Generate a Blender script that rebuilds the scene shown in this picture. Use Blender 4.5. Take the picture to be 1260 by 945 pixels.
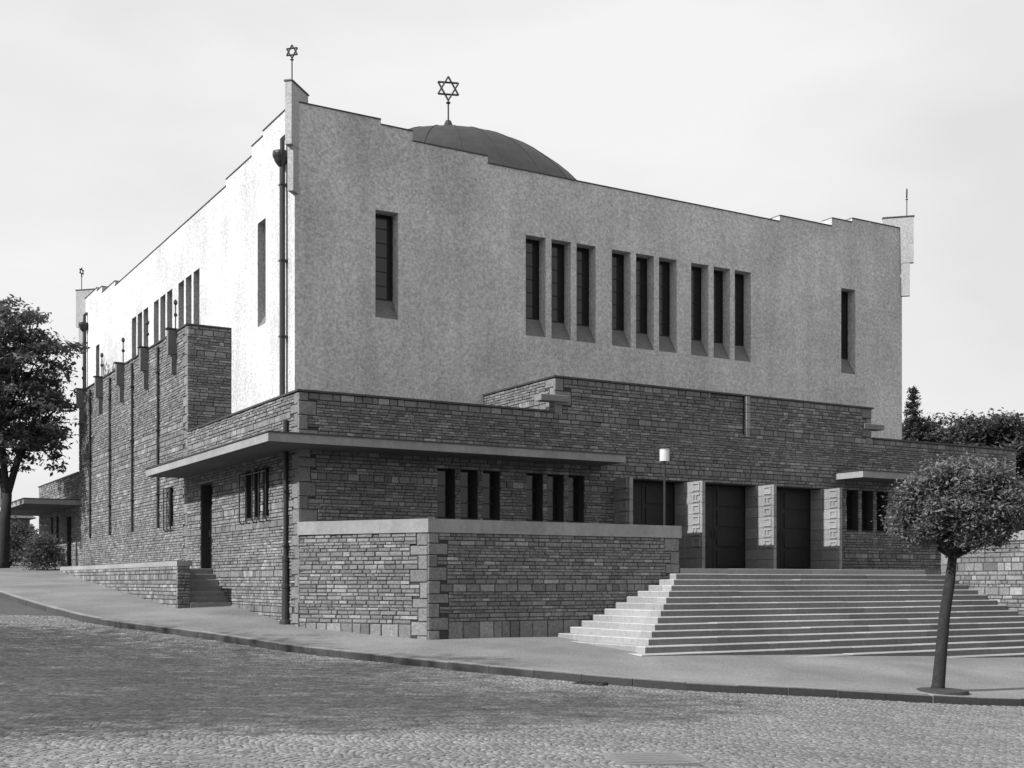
import bpy, bmesh, math, random
import numpy as np
from mathutils import Vector
random.seed(7); rng = np.random.default_rng(7)
for o in list(bpy.data.objects): bpy.data.objects.remove(o)
SC = bpy.context.scene
COL = SC.collection
PI = math.pi; R = math.radians

# ------------------------------------------------------------------ camera, sky, sun, exposure
CAM = (-13.204, -26.232); YAW = 30.616
cd = bpy.data.cameras.new('camera'); cam = bpy.data.objects.new('camera', cd); COL.objects.link(cam)
cam.location = (CAM[0], CAM[1], 0.0); cam.rotation_euler = (R(90), 0, -R(YAW))
cd.sensor_width = 36; cd.lens = 43.2; cd.shift_y = 0.1933; cd.clip_start = 0.1; cd.clip_end = 3000
SC.camera = cam
SUN_EL = 34.5; SUN_AZ = 179.6          # direction towards the sun in the plan, degrees from +X
wd = bpy.data.worlds.new('World'); SC.world = wd; wd.use_nodes = True
nt = wd.node_tree; nt.nodes.clear()
def wn(t, **k):
    n = nt.nodes.new(t)
    for a, b in k.items(): setattr(n, a, b)
    return n
sky = wn('ShaderNodeTexSky', sky_type='NISHITA', sun_disc=False)
sky.sun_elevation = R(SUN_EL); sky.sun_rotation = R(90 - SUN_AZ); sky.air_density = 1.0; sky.dust_density = 2.0
bw = wn('ShaderNodeRGBToBW'); nt.links.new(sky.outputs[0], bw.inputs[0])
tc = wn('ShaderNodeTexCoord')
mp = wn('ShaderNodeMapping'); mp.inputs['Scale'].default_value = (1.0, 1.0, 2.6); nt.links.new(tc.outputs['Generated'], mp.inputs[0])
nz = wn('ShaderNodeTexNoise'); nz.inputs['Scale'].default_value = 1.7; nz.inputs['Detail'].default_value = 5; nz.inputs['Roughness'].default_value = 0.5
nt.links.new(mp.outputs[0], nz.inputs['Vector'])
rp = wn('ShaderNodeMapRange'); rp.inputs[1].default_value = 0.40; rp.inputs[2].default_value = 0.62; rp.inputs[3].default_value = 6.6; rp.inputs[4].default_value = 8.0
nt.links.new(nz.outputs[0], rp.inputs[0])
mx = wn('ShaderNodeMix', data_type='FLOAT'); mx.inputs[0].default_value = 0.86       # a thin high cloud veil over the sky
nt.links.new(bw.outputs[0], mx.inputs[2]); nt.links.new(rp.outputs[0], mx.inputs[3])
bg = wn('ShaderNodeBackground'); bg.inputs[1].default_value = 0.075; nt.links.new(mx.outputs[0], bg.inputs[0])
wo = wn('ShaderNodeOutputWorld'); nt.links.new(bg.outputs[0], wo.inputs[0])
sl = bpy.data.lights.new('sun', 'SUN'); sl.energy = 3.8; sl.angle = R(0.55); sl.color = (1, 1, 1)
sun = bpy.data.objects.new('sun', sl); COL.objects.link(sun); sun.location = (-40, -5, 40)
sdir = Vector((math.cos(R(SUN_AZ)) * math.cos(R(SUN_EL)), math.sin(R(SUN_AZ)) * math.cos(R(SUN_EL)), math.sin(R(SUN_EL))))
sun.rotation_euler = sdir.to_track_quat('Z', 'Y').to_euler()
vs = SC.view_settings; vs.view_transform = 'Standard'; vs.look = 'None'; vs.gamma = 1.0; vs.exposure = 0.75; vs.use_curve_mapping = False

# ------------------------------------------------------------------ materials (a monochrome photograph: greys only)
def mat(name, val, rough=0.85, var=0.25, scale=6.0, bump=0.0, bscale=60.0, tone=False, stain=0.0, metal=0.0, spec=0.3, trans=0.0, streak=0.0):
    m = bpy.data.materials.new(name); m.use_nodes = True; t = m.node_tree; t.nodes.clear()
    N = lambda k: t.nodes.new(k); L = t.links.new
    out = N('ShaderNodeOutputMaterial'); p = N('ShaderNodeBsdfPrincipled'); L(p.outputs[0], out.inputs[0])
    p.inputs['Roughness'].default_value = rough; p.inputs['Metallic'].default_value = metal
    p.inputs['Specular IOR Level'].default_value = spec
    g = N('ShaderNodeNewGeometry')
    n1 = N('ShaderNodeTexNoise'); n1.inputs['Scale'].default_value = scale; n1.inputs['Detail'].default_value = 6; n1.inputs['Roughness'].default_value = 0.65
    L(g.outputs['Position'], n1.inputs['Vector'])
    r1 = N('ShaderNodeMapRange'); r1.inputs[1].default_value = 0.3; r1.inputs[2].default_value = 0.7; r1.inputs[3].default_value = 1 - var; r1.inputs[4].default_value = 1 + var
    L(n1.outputs[0], r1.inputs[0]); cur = r1.outputs[0]
    def mul(a, b):
        q = N('ShaderNodeMath'); q.operation = 'MULTIPLY'
        L(a, q.inputs[0])
        if isinstance(b, float): q.inputs[1].default_value = b
        else: L(b, q.inputs[1])
        return q.outputs[0]
    if stain:
        n2 = N('ShaderNodeTexNoise'); n2.inputs['Scale'].default_value = 0.45; n2.inputs['Detail'].default_value = 5; L(g.outputs['Position'], n2.inputs['Vector'])
        r2 = N('ShaderNodeMapRange'); r2.inputs[1].default_value = 0.35; r2.inputs[2].default_value = 0.65; r2.inputs[3].default_value = 1 - stain; r2.inputs[4].default_value = 1 + stain * 0.6
        L(n2.outputs[0], r2.inputs[0]); cur = mul(cur, r2.outputs[0])
    if streak:
        mpn = N('ShaderNodeMapping'); mpn.inputs['Scale'].default_value = (2.2, 2.2, 0.12); L(g.outputs['Position'], mpn.inputs[0])
        n3 = N('ShaderNodeTexNoise'); n3.inputs['Scale'].default_value = 1.0; n3.inputs['Detail'].default_value = 4; L(mpn.outputs[0], n3.inputs['Vector'])
        r3 = N('ShaderNodeMapRange'); r3.inputs[1].default_value = 0.35; r3.inputs[2].default_value = 0.65; r3.inputs[3].default_value = 1 - streak; r3.inputs[4].default_value = 1 + streak * 0.5
        L(n3.outputs[0], r3.inputs[0]); cur = mul(cur, r3.outputs[0])
    if tone:
        a = N('ShaderNodeAttribute'); a.attribute_name = 'tone'; cur = mul(cur, a.outputs['Fac'])
    cur = mul(cur, float(val))
    cc = N('ShaderNodeCombineColor')
    for i in range(3): L(cur, cc.inputs[i])
    L(cc.outputs[0], p.inputs['Base Color'])
    if bump:
        n4 = N('ShaderNodeTexNoise'); n4.inputs['Scale'].default_value = bscale; n4.inputs['Detail'].default_value = 5; n4.inputs['Roughness'].default_value = 0.7
        L(g.outputs['Position'], n4.inputs['Vector'])
        b = N('ShaderNodeBump'); b.inputs['Strength'].default_value = 1.0; b.inputs['Distance'].default_value = bump; L(n4.outputs[0], b.inputs['Height']); L(b.outputs[0], p.inputs['Normal'])
    if trans:
        tr = N('ShaderNodeBsdfTranslucent'); L(cc.outputs[0], tr.inputs[0])
        ms = N('ShaderNodeMixShader'); ms.inputs[0].default_value = trans; L(p.outputs[0], ms.inputs[1]); L(tr.outputs[0], ms.inputs[2]); L(ms.outputs[0], out.inputs[0])
    return m
M = {}
M['stucco'] = mat('rough_render', 0.545, 0.95, 0.36, 12.0, 0.045, 20.0, stain=0.14, streak=0.08)
M['stone'] = mat('rubble_stone', 0.174, 0.9, 0.34, 16.0, 0.022, 38.0, tone=True, stain=0.12)
M['finrender'] = mat('fin_render', 0.34, 0.95, 0.3, 15.0, 0.015, 20.0, stain=0.12)
M['mortar'] = mat('wall_core_mortar', 0.045, 0.95, 0.3, 20.0, 0.01, 60.0)
M['concrete'] = mat('pale_concrete', 0.25, 0.9, 0.14, 9.0, 0.006, 50.0, stain=0.14, streak=0.1)
M['soffit_shade'] = mat('soffit_shade_grey', 0.10, 0.95, 0.2, 6.0, 0.005, 40.0, stain=0.15)  # shade of the canopy undersides put into this darker grey
M['sill'] = mat('sill_render', 0.15, 0.95, 0.25, 12.0, 0.02, 22.0, stain=0.1)
M['step'] = mat('step_stone', 0.25, 0.85, 0.16, 9.0, 0.006, 40.0, tone=True, stain=0.12)
M['landing'] = mat('landing_paving', 0.10, 0.9, 0.25, 8.0, 0.006, 40.0, stain=0.15)
M['metal'] = mat('dark_zinc', 0.05, 0.5, 0.3, 5.0, metal=0.3, spec=0.4)
M['iron'] = mat('painted_iron', 0.025, 0.45, 0.25, 8.0, spec=0.4)
M['dome'] = mat('sheet_copper', 0.035, 0.6, 0.22, 2.2, 0.004, 9.0, metal=0.1, stain=0.15, streak=0.12)
M['glass'] = mat('dark_glass', 0.012, 0.12, 0.2, 2.0, spec=0.5)
M['frame'] = mat('window_frame_paint', 0.014, 0.6, 0.15, 10.0)
M['wood'] = mat('dark_oak', 0.016, 0.55, 0.3, 8.0, 0.003, 30.0)
M['carved'] = mat('carved_pale_stone', 0.21, 0.9, 0.2, 12.0, 0.006, 40.0, tone=True)
M['asphalt'] = mat('pavement_asphalt', 0.19, 0.93, 0.38, 22.0, 0.008, 60.0, stain=0.24)
M['road'] = mat('road_bed', 0.08, 0.95, 0.35, 10.0, 0.02, 28.0, stain=0.12)
M['sett'] = mat('granite_sett', 0.185, 0.8, 0.22, 30.0, 0.004, 80.0, tone=True, stain=0.14)
M['kerb'] = mat('granite_kerb', 0.26, 0.85, 0.2, 15.0, 0.006, 60.0, tone=True)
M['soil'] = mat('dark_soil', 0.05, 1.0, 0.4, 20.0, 0.02, 40.0)
M['leaf'] = mat('leaf_light', 0.135, 0.85, 0.3, 3.0, tone=True, trans=0.3, spec=0.4)
M['leafm'] = mat('leaf_mid', 0.10, 0.85, 0.3, 3.0, tone=True, trans=0.35, spec=0.3)
M['leafd'] = mat('leaf_dark', 0.065, 0.85, 0.3, 3.0, tone=True, trans=0.3, spec=0.4)
M['bark'] = mat('bark', 0.026, 0.95, 0.35, 9.0, 0.02, 25.0)
M['opal'] = mat('opal_glass', 0.5, 0.25, 0.03, 4.0, spec=0.5)
M['grass'] = mat('grass_ground', 0.08, 1.0, 0.4, 5.0, 0.03, 15.0)
M['house'] = mat('house_plaster', 0.13, 0.9, 0.15, 4.0, 0.005, 30.0, stain=0.15)
M['tiles'] = mat('house_roof_tiles', 0.09, 0.9, 0.3, 8.0, 0.01, 20.0)

# ------------------------------------------------------------------ helpers
def wloc(o):
    v = Vector((0, 0, 0))
    while o is not None: v += o.location; o = o.parent
    return v
def mk(name, verts, faces, m, parent=None, tones=None, smooth=False, origin=None, recalc=True):
    """one mesh object from world-space vertices; its origin is put at its own centre"""
    v = np.asarray(verts, dtype=float).reshape(-1, 3)
    c = (v.min(0) + v.max(0)) / 2 if origin is None else np.array(origin, float)
    if origin is None and parent is None: c[2] = v[:, 2].min()
    me = bpy.data.meshes.new(name); me.from_pydata((v - c).tolist(), [], [tuple(f) for f in faces])
    if recalc and len(faces) < 60000:
        bm = bmesh.new(); bm.from_mesh(me); bmesh.ops.recalc_face_normals(bm, faces=bm.faces); bm.to_mesh(me); bm.free()
    me.materials.append(M[m] if isinstance(m, str) else m)
    if tones is not None:
        at = me.attributes.new('tone', 'FLOAT', 'FACE'); at.data.foreach_set('value', np.asarray(tones, dtype=np.float32))
    if smooth: me.polygons.foreach_set('use_smooth', [True] * len(me.polygons))
    me.update()
    o = bpy.data.objects.new(name, me); COL.objects.link(o)
    if parent is not None:
        o.parent = parent; c = c - np.array(wloc(parent))
    o.location = c.tolist()
    return o
def root(name, loc, label, cat, group=None):
    o = bpy.data.objects.new(name, None); COL.objects.link(o); o.location = loc; o.empty_display_size = 0.5
    return tag(o, label, cat, group)
def tag(o, label=None, cat=None, group=None, kind=None):
    if label: o['label'] = label
    if cat: o['category'] = cat
    if group: o['group'] = group
    if kind: o['kind'] = kind
    return o
class G:
    """collects shapes for one mesh"""
    def __init__(s): s.v = []; s.f = []; s.t = []
    def add(s, v, f, tone=1.0):
        n = len(s.v); s.v += [tuple(map(float, p)) for p in v]; s.f += [tuple(n + i for i in q) for q in f]; s.t += [tone] * len(f); return s
    def box(s, x0, x1, y0, y1, z0, z1, tone=1.0):
        return s.add([(x0, y0, z0), (x1, y0, z0), (x1, y1, z0), (x0, y1, z0), (x0, y0, z1), (x1, y0, z1), (x1, y1, z1), (x0, y1, z1)],
                     [(0, 3, 2, 1), (4, 5, 6, 7), (0, 1, 5, 4), (1, 2, 6, 5), (2, 3, 7, 6), (3, 0, 4, 7)], tone)
    def bbox(s, x0, x1, y0, y1, z0, z1, c=0.01, tone=1.0):
        """box with its upper edges chamfered"""
        v = [(x0, y0, z0), (x1, y0, z0), (x1, y1, z0), (x0, y1, z0), (x0, y0, z1 - c), (x1, y0, z1 - c), (x1, y1, z1 - c), (x0, y1, z1 - c),
             (x0 + c, y0 + c, z1), (x1 - c, y0 + c, z1), (x1 - c, y1 - c, z1), (x0 + c, y1 - c, z1)]
        f = [(0, 3, 2, 1), (8, 9, 10, 11)] + [(i, (i + 1) % 4, (i + 1) % 4 + 4, i + 4) for i in range(4)] + [(i + 4, (i + 1) % 4 + 4, (i + 1) % 4 + 8, i + 8) for i in range(4)]
        return s.add(v, f, tone)
    def prism(s, poly, z0, z1, tone=1.0):
        n = len(poly)
        return s.add([(x, y, z0) for x, y in poly] + [(x, y, z1) for x, y in poly],
                     [tuple(range(n))[::-1], tuple(range(n, 2 * n))] + [(i, (i + 1) % n, (i + 1) % n + n, i + n) for i in range(n)], tone)
    def tube(s, pts, rad, seg=8, tone=1.0, cap=True):
        pts = [Vector(p) for p in pts]; n = len(pts)
        rad = [rad] * n if not hasattr(rad, '__len__') else rad
        rings = []
        up = Vector((0, 0, 1)); d0 = (pts[1] - pts[0]).normalized()
        x = d0.cross(up); x = x if x.length > 1e-3 else Vector((1, 0, 0)); x.normalize()
        V = []
        for i in range(n):
            d = ((pts[min(i + 1, n - 1)] - pts[max(i - 1, 0)])).normalized()
            x = (x - d * x.dot(d)).normalized(); y = d.cross(x)
            for k in range(seg):
                a = 2 * PI * k / seg; V.append(pts[i] + (x * math.cos(a) + y * math.sin(a)) * rad[i])
        F = [(i * seg + k, i * seg + (k + 1) % seg, (i + 1) * seg + (k + 1) % seg, (i + 1) * seg + k) for i in range(n - 1) for k in range(seg)]
        if cap: F += [tuple(range(seg))[::-1], tuple(range((n - 1) * seg, n * seg))]
        return s.add(V, F, tone)
    def lathe(s, c, prof, seg=16, tone=1.0):
        V = []; n = len(prof)
        for r, z in prof:
            for k in range(seg): a = 2 * PI * k / seg; V.append((c[0] + r * math.cos(a), c[1] + r * math.sin(a), c[2] + z))
        F = [(i * seg + k, i * seg + (k + 1) % seg, (i + 1) * seg + (k + 1) % seg, (i + 1) * seg + k) for i in range(n - 1) for k in range(seg)]
        F += [tuple(range(seg))[::-1], tuple(range((n - 1) * seg, n * seg))]
        return s.add(V, F, tone)
    def build(s, name, m, parent=None, **k): return mk(name, s.v, s.f, m, parent, tones=s.t, **k)
def proj(P):
    """pixel (of 1260x945) and depth of a plan point, used only to rank pieces by their size in the picture"""
    P = np.asarray(P, float).reshape(-1, 3); s, c = math.sin(R(YAW)), math.cos(R(YAW))
    dx, dy = P[:, 0] - CAM[0], P[:, 1] - CAM[1]
    d = dx * s + dy * c; x = dx * c - dy * s
    d = np.where(d < 0.1, 0.1, d)
    return 630 + 1512 * x / d, 716 - 1512 * P[:, 2] / d, d

# ------------------------------------------------------------------ ground levels (the street climbs towards the back, falls to the right)
CTRL = np.array([(0, 0, -1.38), (3.3, 0, -1.38), (7, 0, -1.45), (-2.05, 3.15, -1.13), (-2.05, 5.5, -0.93), (-2.05, 8.6, -0.69), (-3.6, 8.5, -0.75), (-3.6, 11.2, -0.59), (-3.6, 15.4, -0.3), (-3.6, 20.4, 0.03), (-3.6, 25.3, 0.4), (-3.6, 30, 0.62), (-4, 45, 1.1), (-4, 80, 1.8),
    (3.3, -4.2, -1.6), (9, -4.6, -1.76), (16.2, -4.2, -1.95), (24, -5, -2.3), (8.0, -10.4, -2.32), (6.1, -9.9, -2.21), (3.65, -9.05, -2.03), (1.55, -8.2, -1.9), (0.22, -6.9, -1.8), (-1.7, -3.4, -1.6), (-3.4, 0.1, -1.43), (-4.3, 2.6, -1.26), (-5.1, 4.7, -1.12), (-6.4, 7.6, -0.93), (-7, 13, -0.55), (-7.4, 18, -0.2), (-8, 30, 0.5), (-8.5, 60, 1.4),
    (-13.2, -26.2, -1.52), (-6, -18, -1.68), (-11, -13, -1.5), (4, -15, -2.25), (-10, -6, -1.4), (-14, 5, -0.95), (-16, 20, -0.1), (12, -20, -2.6), (30, -14, -2.7), (40, 6, -2.5), (-30, -20, -1.3), (-30, 20, -0.2), (0, -60, -2.0), (60, 30, -2.2), (60, -60, -3.5), (-60, 0, -0.8), (-60, 80, 1.5), (60, 120, 0.5), (0, 120, 2.0)], float)
def _k(r): return np.where(r > 1e-9, r * r * np.log(np.maximum(r, 1e-9)), 0.0)
_P = CTRL[:, :2] / 20.0; _n = len(_P)
_K = _k(np.linalg.norm(_P[:, None] - _P[None], axis=2)) + np.eye(_n) * 2e-3
_A = np.zeros((_n + 3, _n + 3)); _A[:_n, :_n] = _K; _A[:_n, _n] = 1; _A[:_n, _n + 1:] = _P; _A[_n, :_n] = 1; _A[_n + 1:, :_n] = _P.T
_w = np.linalg.solve(_A, np.concatenate([CTRL[:, 2], np.zeros(3)]))
def ground(x, y):
    p = np.stack([np.clip(np.asarray(x, float).ravel(), -60, 60), np.clip(np.asarray(y, float).ravel(), -60, 120)], 1) / 20.0
    out = np.empty(len(p))
    for i in range(0, len(p), 20000):
        q = p[i:i + 20000]
        out[i:i + 20000] = _k(np.linalg.norm(q[:, None] - _P[None], axis=2)) @ _w[:_n] + _w[_n] + q @ _w[_n + 1:]
    return out
def gz(x, y): return float(ground([x], [y])[0])

# kerb line: a smooth curve from the right of the steps round the corner and up the side street
KP = np.array([(60, -20), (40, -17), (24, -14), (14, -11.7), (8.0, -10.4), (6.1, -9.9), (3.65, -9.05), (1.55, -8.2), (0.22, -6.9), (-1.1, -5.0), (-1.9, -3.3), (-2.7, -1.5), (-3.4, 0.14), (-4.25, 2.55), (-5.1, 4.7), (-5.95, 6.6), (-6.5, 9.0), (-6.95, 13), (-7.35, 18), (-7.9, 30), (-8.5, 60), (-9.5, 120)], float)
def catmull(P, step):
    out = []
    for i in range(len(P) - 1):
        p0, p1, p2, p3 = P[max(i - 1, 0)], P[i], P[i + 1], P[min(i + 2, len(P) - 1)]
        d = np.linalg.norm(p2 - p1); n = max(3, int(d / 0.15))
        for t in np.linspace(0, 1, n, endpoint=False):
            a = 0.5 * ((2 * p1) + (-p0 + p2) * t + (2 * p0 - 5 * p1 + 4 * p2 - p3) * t * t + (-p0 + 3 * p1 - 3 * p2 + p3) * t ** 3); out.append(a)
    out.append(P[-1]); out = np.array(out)
    s = np.concatenate([[0], np.cumsum(np.linalg.norm(np.diff(out, axis=0), axis=1))])
    q = np.arange(0, s[-1], step)
    return np.stack([np.interp(q, s, out[:, 0]), np.interp(q, s, out[:, 1])], 1)
KERB = catmull(KP, 1.0); KFINE = catmull(KP, 0.25)
KT = np.gradient(KFINE, axis=0); KT /= np.linalg.norm(KT, axis=1)[:, None]
KN = np.stack([KT[:, 1], -KT[:, 0]], 1)     # towards the building
def kerb_side(x, y):
    """signed distance to the kerb line, positive on the pavement side"""
    P = np.stack([x, y], 1); out = np.empty(len(P))
    for i in range(0, len(P), 4000):
        q = P[i:i + 4000]; d = np.linalg.norm(q[:, None] - KFINE[None], axis=2); j = d.argmin(1)
        out[i:i + 4000] = ((q - KFINE[j]) * KN[j]).sum(1)
    return out

# ground sheet and road bed
def sheet(name, xs, ys, dz, m):
    X, Y = np.meshgrid(xs, ys); Z = ground(X, Y).reshape(X.shape) + dz
    nx, ny = len(xs), len(ys); V = np.stack([X.ravel(), Y.ravel(), Z.ravel()], 1)
    F = [(j * nx + i, j * nx + i + 1, (j + 1) * nx + i + 1, (j + 1) * nx + i) for j in range(ny - 1) for i in range(nx - 1)]
    return mk(name, V, F, m, smooth=True, recalc=False)
xs = np.concatenate([np.linspace(-400, -62, 8), np.linspace(-60, -22, 14), np.arange(-20, 30, 0.8), np.linspace(31, 60, 12), np.linspace(65, 400, 8)])
ys = np.concatenate([np.linspace(-300, -62, 7), np.linspace(-60, -32, 8), np.arange(-30, 30, 0.8), np.linspace(31, 120, 24), np.linspace(130, 500, 8)])
road = tag(sheet('road', xs, ys, -0.165, 'road'), kind='structure')
# pavement: from the kerb line back under the buildings
TG = np.array([(60, 20), (40, 10), (26, 4), (18, 3.0), (14, 2.0), (12, 1.8), (9, 1.6), (6.5, 1.4), (5, 1.4), (4, 1.4), (2.5, 1.6), (1.6, 2.0), (0.8, 2.6), (0.4, 4), (0, 6), (-0.5, 8.5), (-0.8, 11), (-1, 15), (-1, 20), (-1, 32), (-1, 60), (2, 120)], float)
sidx = np.linspace(0, 1, len(KFINE))
ks = np.concatenate([[0], np.cumsum(np.linalg.norm(np.diff(KP, axis=0), axis=1))]); ks /= ks[-1]
TGI = np.stack([np.interp(sidx, ks, TG[:, 0]), np.interp(sidx, ks, TG[:, 1])], 1)
V = []; F = []; NS = 22
KI = KFINE + KN * 0.15
for j in range(NS):
    t = (j / (NS - 1)) ** 1.2; P = KI * (1 - t) + TGI * t
    V.append(np.column_stack([P, ground(P[:, 0], P[:, 1]) - (0.004 if j == 0 else 0)]))
V = np.concatenate(V); nk = len(KFINE)
F = [(j * nk + i, j * nk + i + 1, (j + 1) * nk + i + 1, (j + 1) * nk + i) for j in range(NS - 1) for i in range(nk - 1)]
pavement = tag(mk('pavement', V, F, 'asphalt', smooth=True), kind='structure')
def kerb_stone(i):
    a, b = KERB[i], KERB[i + 1]; t = (b - a) / np.linalg.norm(b - a); n = np.array([t[1], -t[0]])
    a2, b2 = a + t * 0.008, b - t * 0.008; j = random.uniform(-0.008, 0.008); V = []; w0 = random.uniform(-.006, .006)
    za, zb = gz(*a), gz(*b); c = 0.018
    for (p, z) in ((a2, za), (b2, zb)):
        for off, dz in ((0.0 + w0, -0.30), (0.16, -0.30), (0.16, 0.006 + j), (0.0 + w0 + c, 0.006 + j), (0.0 + w0, 0.006 + j - c)):
            q = p + n * off; V.append((q[0], q[1], z + dz))
    F = [(0, 1, 2, 3, 4), (9, 8, 7, 6, 5)] + [(k, k + 5, (k + 1) % 5 + 5, (k + 1) % 5) for k in range(5)]
    tn = random.uniform(0.75, 1.05); tones = [tn] * 7; tones[6] = tn * 0.2; tones[5] = tn * 0.5  # shade on the outer face and its chamfer put into their tone
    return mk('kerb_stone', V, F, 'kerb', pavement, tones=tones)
kx, ky, kd = proj(np.column_stack([KERB, np.full(len(KERB), -1.5)]))
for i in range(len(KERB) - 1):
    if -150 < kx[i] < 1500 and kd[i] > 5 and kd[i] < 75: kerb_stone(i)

# ------------------------------------------------------------------ stone walling
class Stones:
    """squared rubble laid in uneven courses; every stone is a solid, chamfered block"""
    def __init__(s): s.rec = []
    def face(s, O, du, n, L, ztop, zbot, holes=(), quoin=(False, False), base=0.0, ext=(0.0, 0.0), hs=(0.066, 0.08, 0.092, 0.115, 0.185), proud=0.03, base_z=None):
        du = np.array(du, float); n = np.array(n, float); O = np.array(O, float)
        zmin = min(zbot(0), zbot(L), zbot(L / 2)) - 0.12
        zq = ztop
        z = ztop; q = [0.0, 0.0]; qn = [0, 0]; qz = [ztop, ztop]
        # corner blocks first
        qrows = ([], [])
        for e in (0, 1):
            if quoin[e]:
                zz = ztop; k = random.randint(0, 1)
                while zz > zmin:
                    h = random.uniform(0.22, 0.40); w = (random.uniform(0.42, 0.55) if k % 2 else random.uniform(0.22, 0.32)); k += 1
                    qrows[e].append((zz - h, zz, w))
                    if e == 0: s.put(O, du, n, -ext[0], w, zz - h, zz, proud, random.uniform(0.85, 1.18), holes)
                    else: s.put(O, du, n, L - w, L + ext[1], zz - h, zz, proud, random.uniform(0.85, 1.18), holes)
                    zz -= h
        def qw(e, a, b):
            return max([w for (l, h, w) in qrows[e] if l < b - 0.004 and h > a + 0.004], default=0.0)
        while z > zmin:
            h = random.choices(hs, (3, 4, 4, 2, 1.0))[0] * random.uniform(0.92, 1.08)
            slabs = base_z is not None and z - h < base_z
            if slabs: h = z - zmin
            lo = z - h
            u0 = qw(0, lo, z); u1 = L - qw(1, lo, z); u = u0 - (0 if quoin[0] else ext[0]); end = u1 + (0 if quoin[1] else ext[1])
            bias = random.uniform(0.9, 1.1)
            while u < end - 0.01:
                in_base = base and lo < zbot(min(max(u, 0), L)) + base
                w = random.uniform(1.4, 4.2) * max(h, 0.085) if h < 0.15 else random.uniform(0.9, 2.2) * h
                if u + w > end - 0.12: w = end - u
                if slabs:
                    w = random.uniform(0.2, 0.5)
                    if u + w > end - 0.12: w = end - u
                top = z
                s.put(O, du, n, u, u + w, lo, top, proud + random.uniform(-0.010, 0.014), bias * random.choices((random.uniform(0.66, 0.95), random.uniform(0.9, 1.15), random.uniform(1.15, 1.6)), (4, 5, 1.5))[0], holes)
                u += w
            z = lo
    def put(s, O, du, n, u0, u1, z0, z1, pr, tone, holes):
        segs = [(u0, u1)]
        for (a, b, c, d) in holes:
            if z1 > c + 0.03 and z0 < d - 0.03:
                ns = []
                for (p, q) in segs:
                    if b <= p or a >= q: ns.append((p, q)); continue
                    if a - p > 0.04: ns.append((p, a))
                    if q - b > 0.04: ns.append((b, q))
                segs = ns
        for (p, q) in segs:
            g = min(0.019, (z1 - z0) * 0.17)
            s.rec.append((O, du, n, p + g / 2, q - g / 2, z0 + g / 2, z1 - g / 2, pr, tone))
    def geom(s, r):
        O, du, n, p, q, z0, z1, pr, tone = r
        c = min(0.014, (z1 - z0) * 0.16); j = lambda: random.uniform(-0.005, 0.005)
        V = []
        for (e, d) in ((0.0, -0.05), (0.0, pr - c), (c, pr)):
            for (uu, zz) in ((p + e, z0 + e), (q - e, z0 + e), (q - e, z1 - e), (p + e, z1 - e)):
                x = O + du * (uu + (j() if e else j() * .5)) + n * (d + (j() if e else 0)); V.append((x[0], x[1], zz + (j() if e else j() * .5)))
        F = [(8, 9, 10, 11)] + [(i, (i + 1) % 4, (i + 1) % 4 + 4, i + 4) for i in range(4)] + [(i + 4, (i + 1) % 4 + 4, (i + 1) % 4 + 8, i + 8) for i in range(4)] + [(3, 2, 1, 0)]
        return V, F, tone
    def build(s, parent, limit=300, seen=lambda P: True):
        C = []; A = []
        for r in s.rec:
            O, du, n, p, q, z0, z1, pr, tone = r; c = O + du * (p + q) / 2; C.append((c[0], c[1], (z0 + z1) / 2))
            view = np.array(CAM) - c; A.append((q - p) * (z1 - z0) * max(0, float(view @ n)) / (np.linalg.norm(view) ** 3))
        C = np.array(C); A = np.array(A); x, y, d = proj(C)
        A = np.where((x > 0) & (x < 1260) & (y > 0) & (y < 945), A, 0)
        A = np.array([a if seen(c) else 0 for a, c in zip(A, C)])
        order = np.argsort(-A); top = set(order[:limit].tolist()); g = G()
        for i, r in enumerate(s.rec):
            V, F, t = s.geom(r)
            if i in top: mk('stone', V, F, 'stone', parent, tones=[t] * len(F), recalc=False)
            else: g.add(V, F, t)
        if g.f:
            o = mk('stonework', g.v, g.f, 'stone', parent, tones=g.t, recalc=False); o['kind'] = 'stuff'
def cell_wall(name, O, du, n, us, zs, occ, th, m, parent):
    """solid wall from a grid of cells; openings and stepped tops are empty cells"""
    us = sorted(set(round(u, 4) for u in us)); zs = sorted(set(round(z, 4) for z in zs))
    O = np.array(O, float); du = np.array(du, float); n = np.array(n, float); g = G(); ids = {}
    def v(i, j, k):
        if (i, j, k) not in ids:
            p = O + du * us[i] - n * (th if k else 0); ids[(i, j, k)] = len(g.v); g.v.append((p[0], p[1], zs[j]))
        return ids[(i, j, k)]
    nu, nz_ = len(us) - 1, len(zs) - 1
    oc = [[bool(occ((us[i] + us[i + 1]) / 2, (zs[j] + zs[j + 1]) / 2)) for j in range(nz_)] for i in range(nu)]
    f = lambda i, j: 0 <= i < nu and 0 <= j < nz_ and oc[i][j]
    for i in range(nu):
        for j in range(nz_):
            if not oc[i][j]: continue
            g.f.append((v(i, j, 0), v(i + 1, j, 0), v(i + 1, j + 1, 0), v(i, j + 1, 0)))
            g.f.append((v(i, j, 1), v(i, j + 1, 1), v(i + 1, j + 1, 1), v(i + 1, j, 1)))
            if not f(i - 1, j): g.f.append((v(i, j, 0), v(i, j + 1, 0), v(i, j + 1, 1), v(i, j, 1)))
            if not f(i + 1, j): g.f.append((v(i + 1, j, 0), v(i + 1, j, 1), v(i + 1, j + 1, 1), v(i + 1, j + 1, 0)))
            if not f(i, j - 1): g.f.append((v(i, j, 0), v(i, j, 1), v(i + 1, j, 1), v(i + 1, j, 0)))
            if not f(i, j + 1): g.f.append((v(i, j + 1, 0), v(i + 1, j + 1, 0), v(i + 1, j + 1, 1), v(i, j + 1, 1)))
    return mk(name, g.v, g.f, m, parent, recalc=False)
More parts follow.
